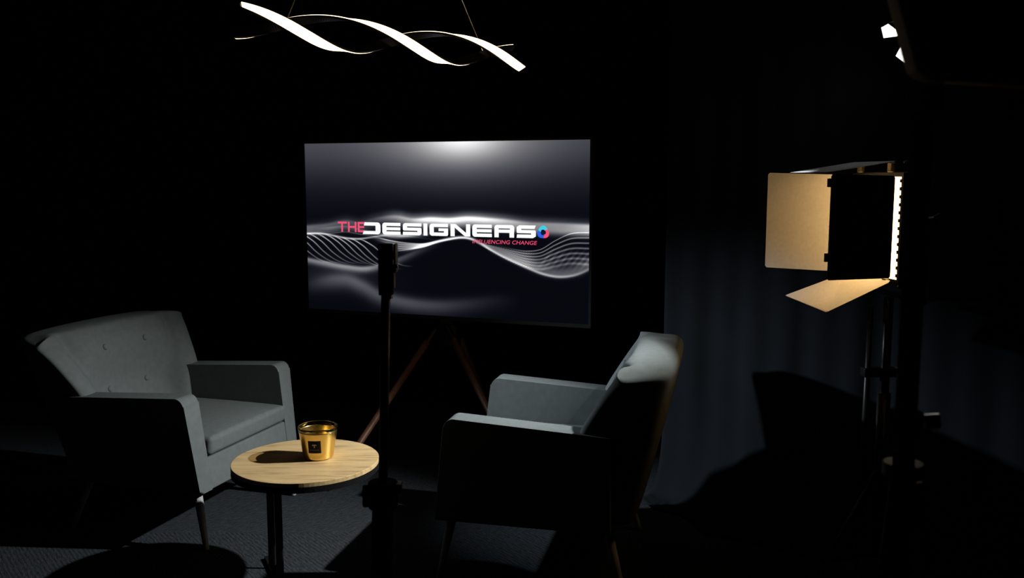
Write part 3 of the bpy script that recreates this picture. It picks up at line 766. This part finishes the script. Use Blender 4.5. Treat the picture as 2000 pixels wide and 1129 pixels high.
# yoke and tilt knob
bm = bmesh.new()
tube(bm, [PL((1.215, 2.655, 1.20)), PL((1.215, 2.655, .985))], .008, 12); tube(bm, [PL((1.185, 3.035, 1.20)), PL((1.185, 3.035, .985))], .008, 12); tube(bm, [PL((1.217, 2.648, .985)), PL((1.184, 3.042, .985))], .009, 12)
obj('yoke', bm, satin_black, t)
obj('tilt_knob', tubebm([PL((1.19, 2.655, 1.215)), PL((1.225, 2.625, 1.225))], [.018, .014], 16), satin_black, t, bevel=.003)
bm = tubebm([PL((1.165, 2.672, 1.205)), PL((1.200, 2.655, 1.218))], [.004, .013], 14); tube(bm, [PL((1.2, 2.655, 1.218)), PL((1.245, 2.64, 1.245))], .0035, 10)
obj('tilt_lever', bm, hg, t)

t = thing('panel_stand', 'black light stand with side rod carrying the LED panel', 'stand', (1.20, 2.86, 0))
P0 = Vector((1.20, 2.86, 0))
obj('upper_tube', tubebm([(0, 0, .55), (0, 0, .972)], .015, 20), black_metal, t, smooth=True)
obj('lower_tube', tubebm([(0, 0, .12), (0, 0, .66)], .021, 20), black_metal, t, smooth=True)
obj('side_rod', tubebm([(-.062, -.01, .20), (-.060, -.01, .94)], [.013, .0085], 14), black_metal, t, smooth=True)
bm = box(-.075, .03, -.022, .016, .715, .745); obj('coupling', bm, black_metal, t, bevel=.004, seg=2)
obj('coupling_knob', tubebm([(.028, -.005, .735), (.046, -.008, .737)], .011, 14), chrome, t)
bm = box(-.075, .03, -.022, .016, .21, .24); obj('coupling', bm, black_metal, t, bevel=.004, seg=2)
for k in range(3):
    a_ = R(205 + 120 * k); f = Vector((.30 * math.cos(a_), .30 * math.sin(a_), .022))
    lg = obj('leg', tubebm([(0, 0, .42), f], .009, 12), black_metal, t)
    obj('rubber_foot', tubebm([f - Vector((0, 0, .010)), f + Vector((0, 0, .014))], .014, 12), matte_black, lg)
    obj('leg_brace', tubebm([(0, 0, .16), Vector((0, 0, .42)) * .5 + f * .5], .006, 10), black_metal, t)

# ------------------------------------------------------------------ key spotlight at the upper right
kd = (KEY_AIM - KEY_POS).normalized()
kp = KEY_POS - kd * .115
t = thing('spotlight', 'small black spotlight with bright flaps, half hidden behind the near softbox', 'spotlight', kp[:])
ku, kv = frame_of(kd)
obj('housing', tubebm([kd * .0, kd * .02, kd * -.10, kd * -.125], [.046, .050, .050, .035], 28), satin_black, t, smooth=True, bevel=0)
obj('lens', tubebm([kd * .0205, kd * .026], [.043, .036], 28), emit('spot_lens', (1, .97, .92), 30.0), t)['label'] = 'glowing lens'
flap_m = plain('flap_metal', (.75, .75, .75), .5)
for k in range(4):
    a_ = R(45 + 90 * k); e1 = ku * math.cos(a_) + kv * math.sin(a_); e2 = kd.cross(e1)
    P4 = [kd * .022 + e1 * .048 + e2 * -.040, kd * .022 + e1 * .048 + e2 * .040, kd * .074 + e1 * .073 + e2 * .024, kd * .074 + e1 * .073 - e2 * .024]
    obj('flap', quadbox(P4, .0015), flap_m, t)
obj('hanging_tube', tubebm([Vector((0, 0, .045)) - kd * .06, Vector((-kd.x * .06, -kd.y * .06, CEIL - kp.z))], .012, 14), satin_black, t)

# ------------------------------------------------------------------ big housing close to the camera at top right, and its stand
nearm = plain('brown_black_plastic', (.38, .28, .17), .6, 0, .4)
out = [(.357, 1.70), (.407, 1.545), (.430, 1.474), (.434, 1.463), (.441, 1.456), (.452, 1.4535), (.56, 1.447), (.72, 1.446), (.80, 1.50), (.82, 1.72), (.74, 1.84), (.46, 1.84)]
t = thing('softbox_housing', 'large dark light housing, out of focus, close to the camera at top right', 'studio light', (.6, 1.05, 1.62))
sh = lambda p: (p[0] - .6, p[1] - 1.05, p[2] - 1.62)
obj('body', prism(out, 'y', .985, 1.025, sh), nearm, t, bevel=.010, seg=4)
ins = [(.6 + (x - .6) * .90, 1.62 + (z - 1.62) * .90) for x, z in out]
obj('front_panel', prism(ins, 'y', .978, .986, sh), matte_black, t)
obj('yoke_bracket', box(.468 - .6 - .012, .468 - .6 + .012, -.025, .02, 1.425 - 1.62, 1.452 - 1.62), matte_black, t, bevel=.003)
t = thing('near_stand', 'black light stand at the right edge under the near housing', 'stand', (.468, 1.05, 0))
obj('upper_tube', tubebm([(0, 0, .98), (0, 0, 1.424)], .0125, 20), matte_black, t, smooth=True)
obj('lower_tube', tubebm([(0, 0, .10), (0, 0, 1.0)], .0155, 20), matte_black, t, smooth=True)
obj('clamp_collar', tubebm([(0, 0, 1.045), (0, 0, 1.075)], .020, 20), matte_black, t, bevel=.003)
obj('clamp_knob', tubebm([(.02, -.005, 1.063), (.036, -.008, 1.065)], .009, 14), chrome, t)
obj('leg_collar', tubebm([(0, 0, .995), (0, 0, 1.012)], .024, 20), satin_black, t, bevel=.002)
for k in range(3):
    a_ = R(215 + 120 * k); f = Vector((.17 * math.cos(a_), .17 * math.sin(a_), .010))
    lg = obj('leg', tubebm([Vector((.016 * math.cos(a_), .016 * math.sin(a_), .99)), f], .006, 12), satin_black, t)
    obj('rubber_foot', tubebm([f - Vector((0, 0, .010)), f + Vector((0, 0, .012))], .010, 12), matte_black, lg)
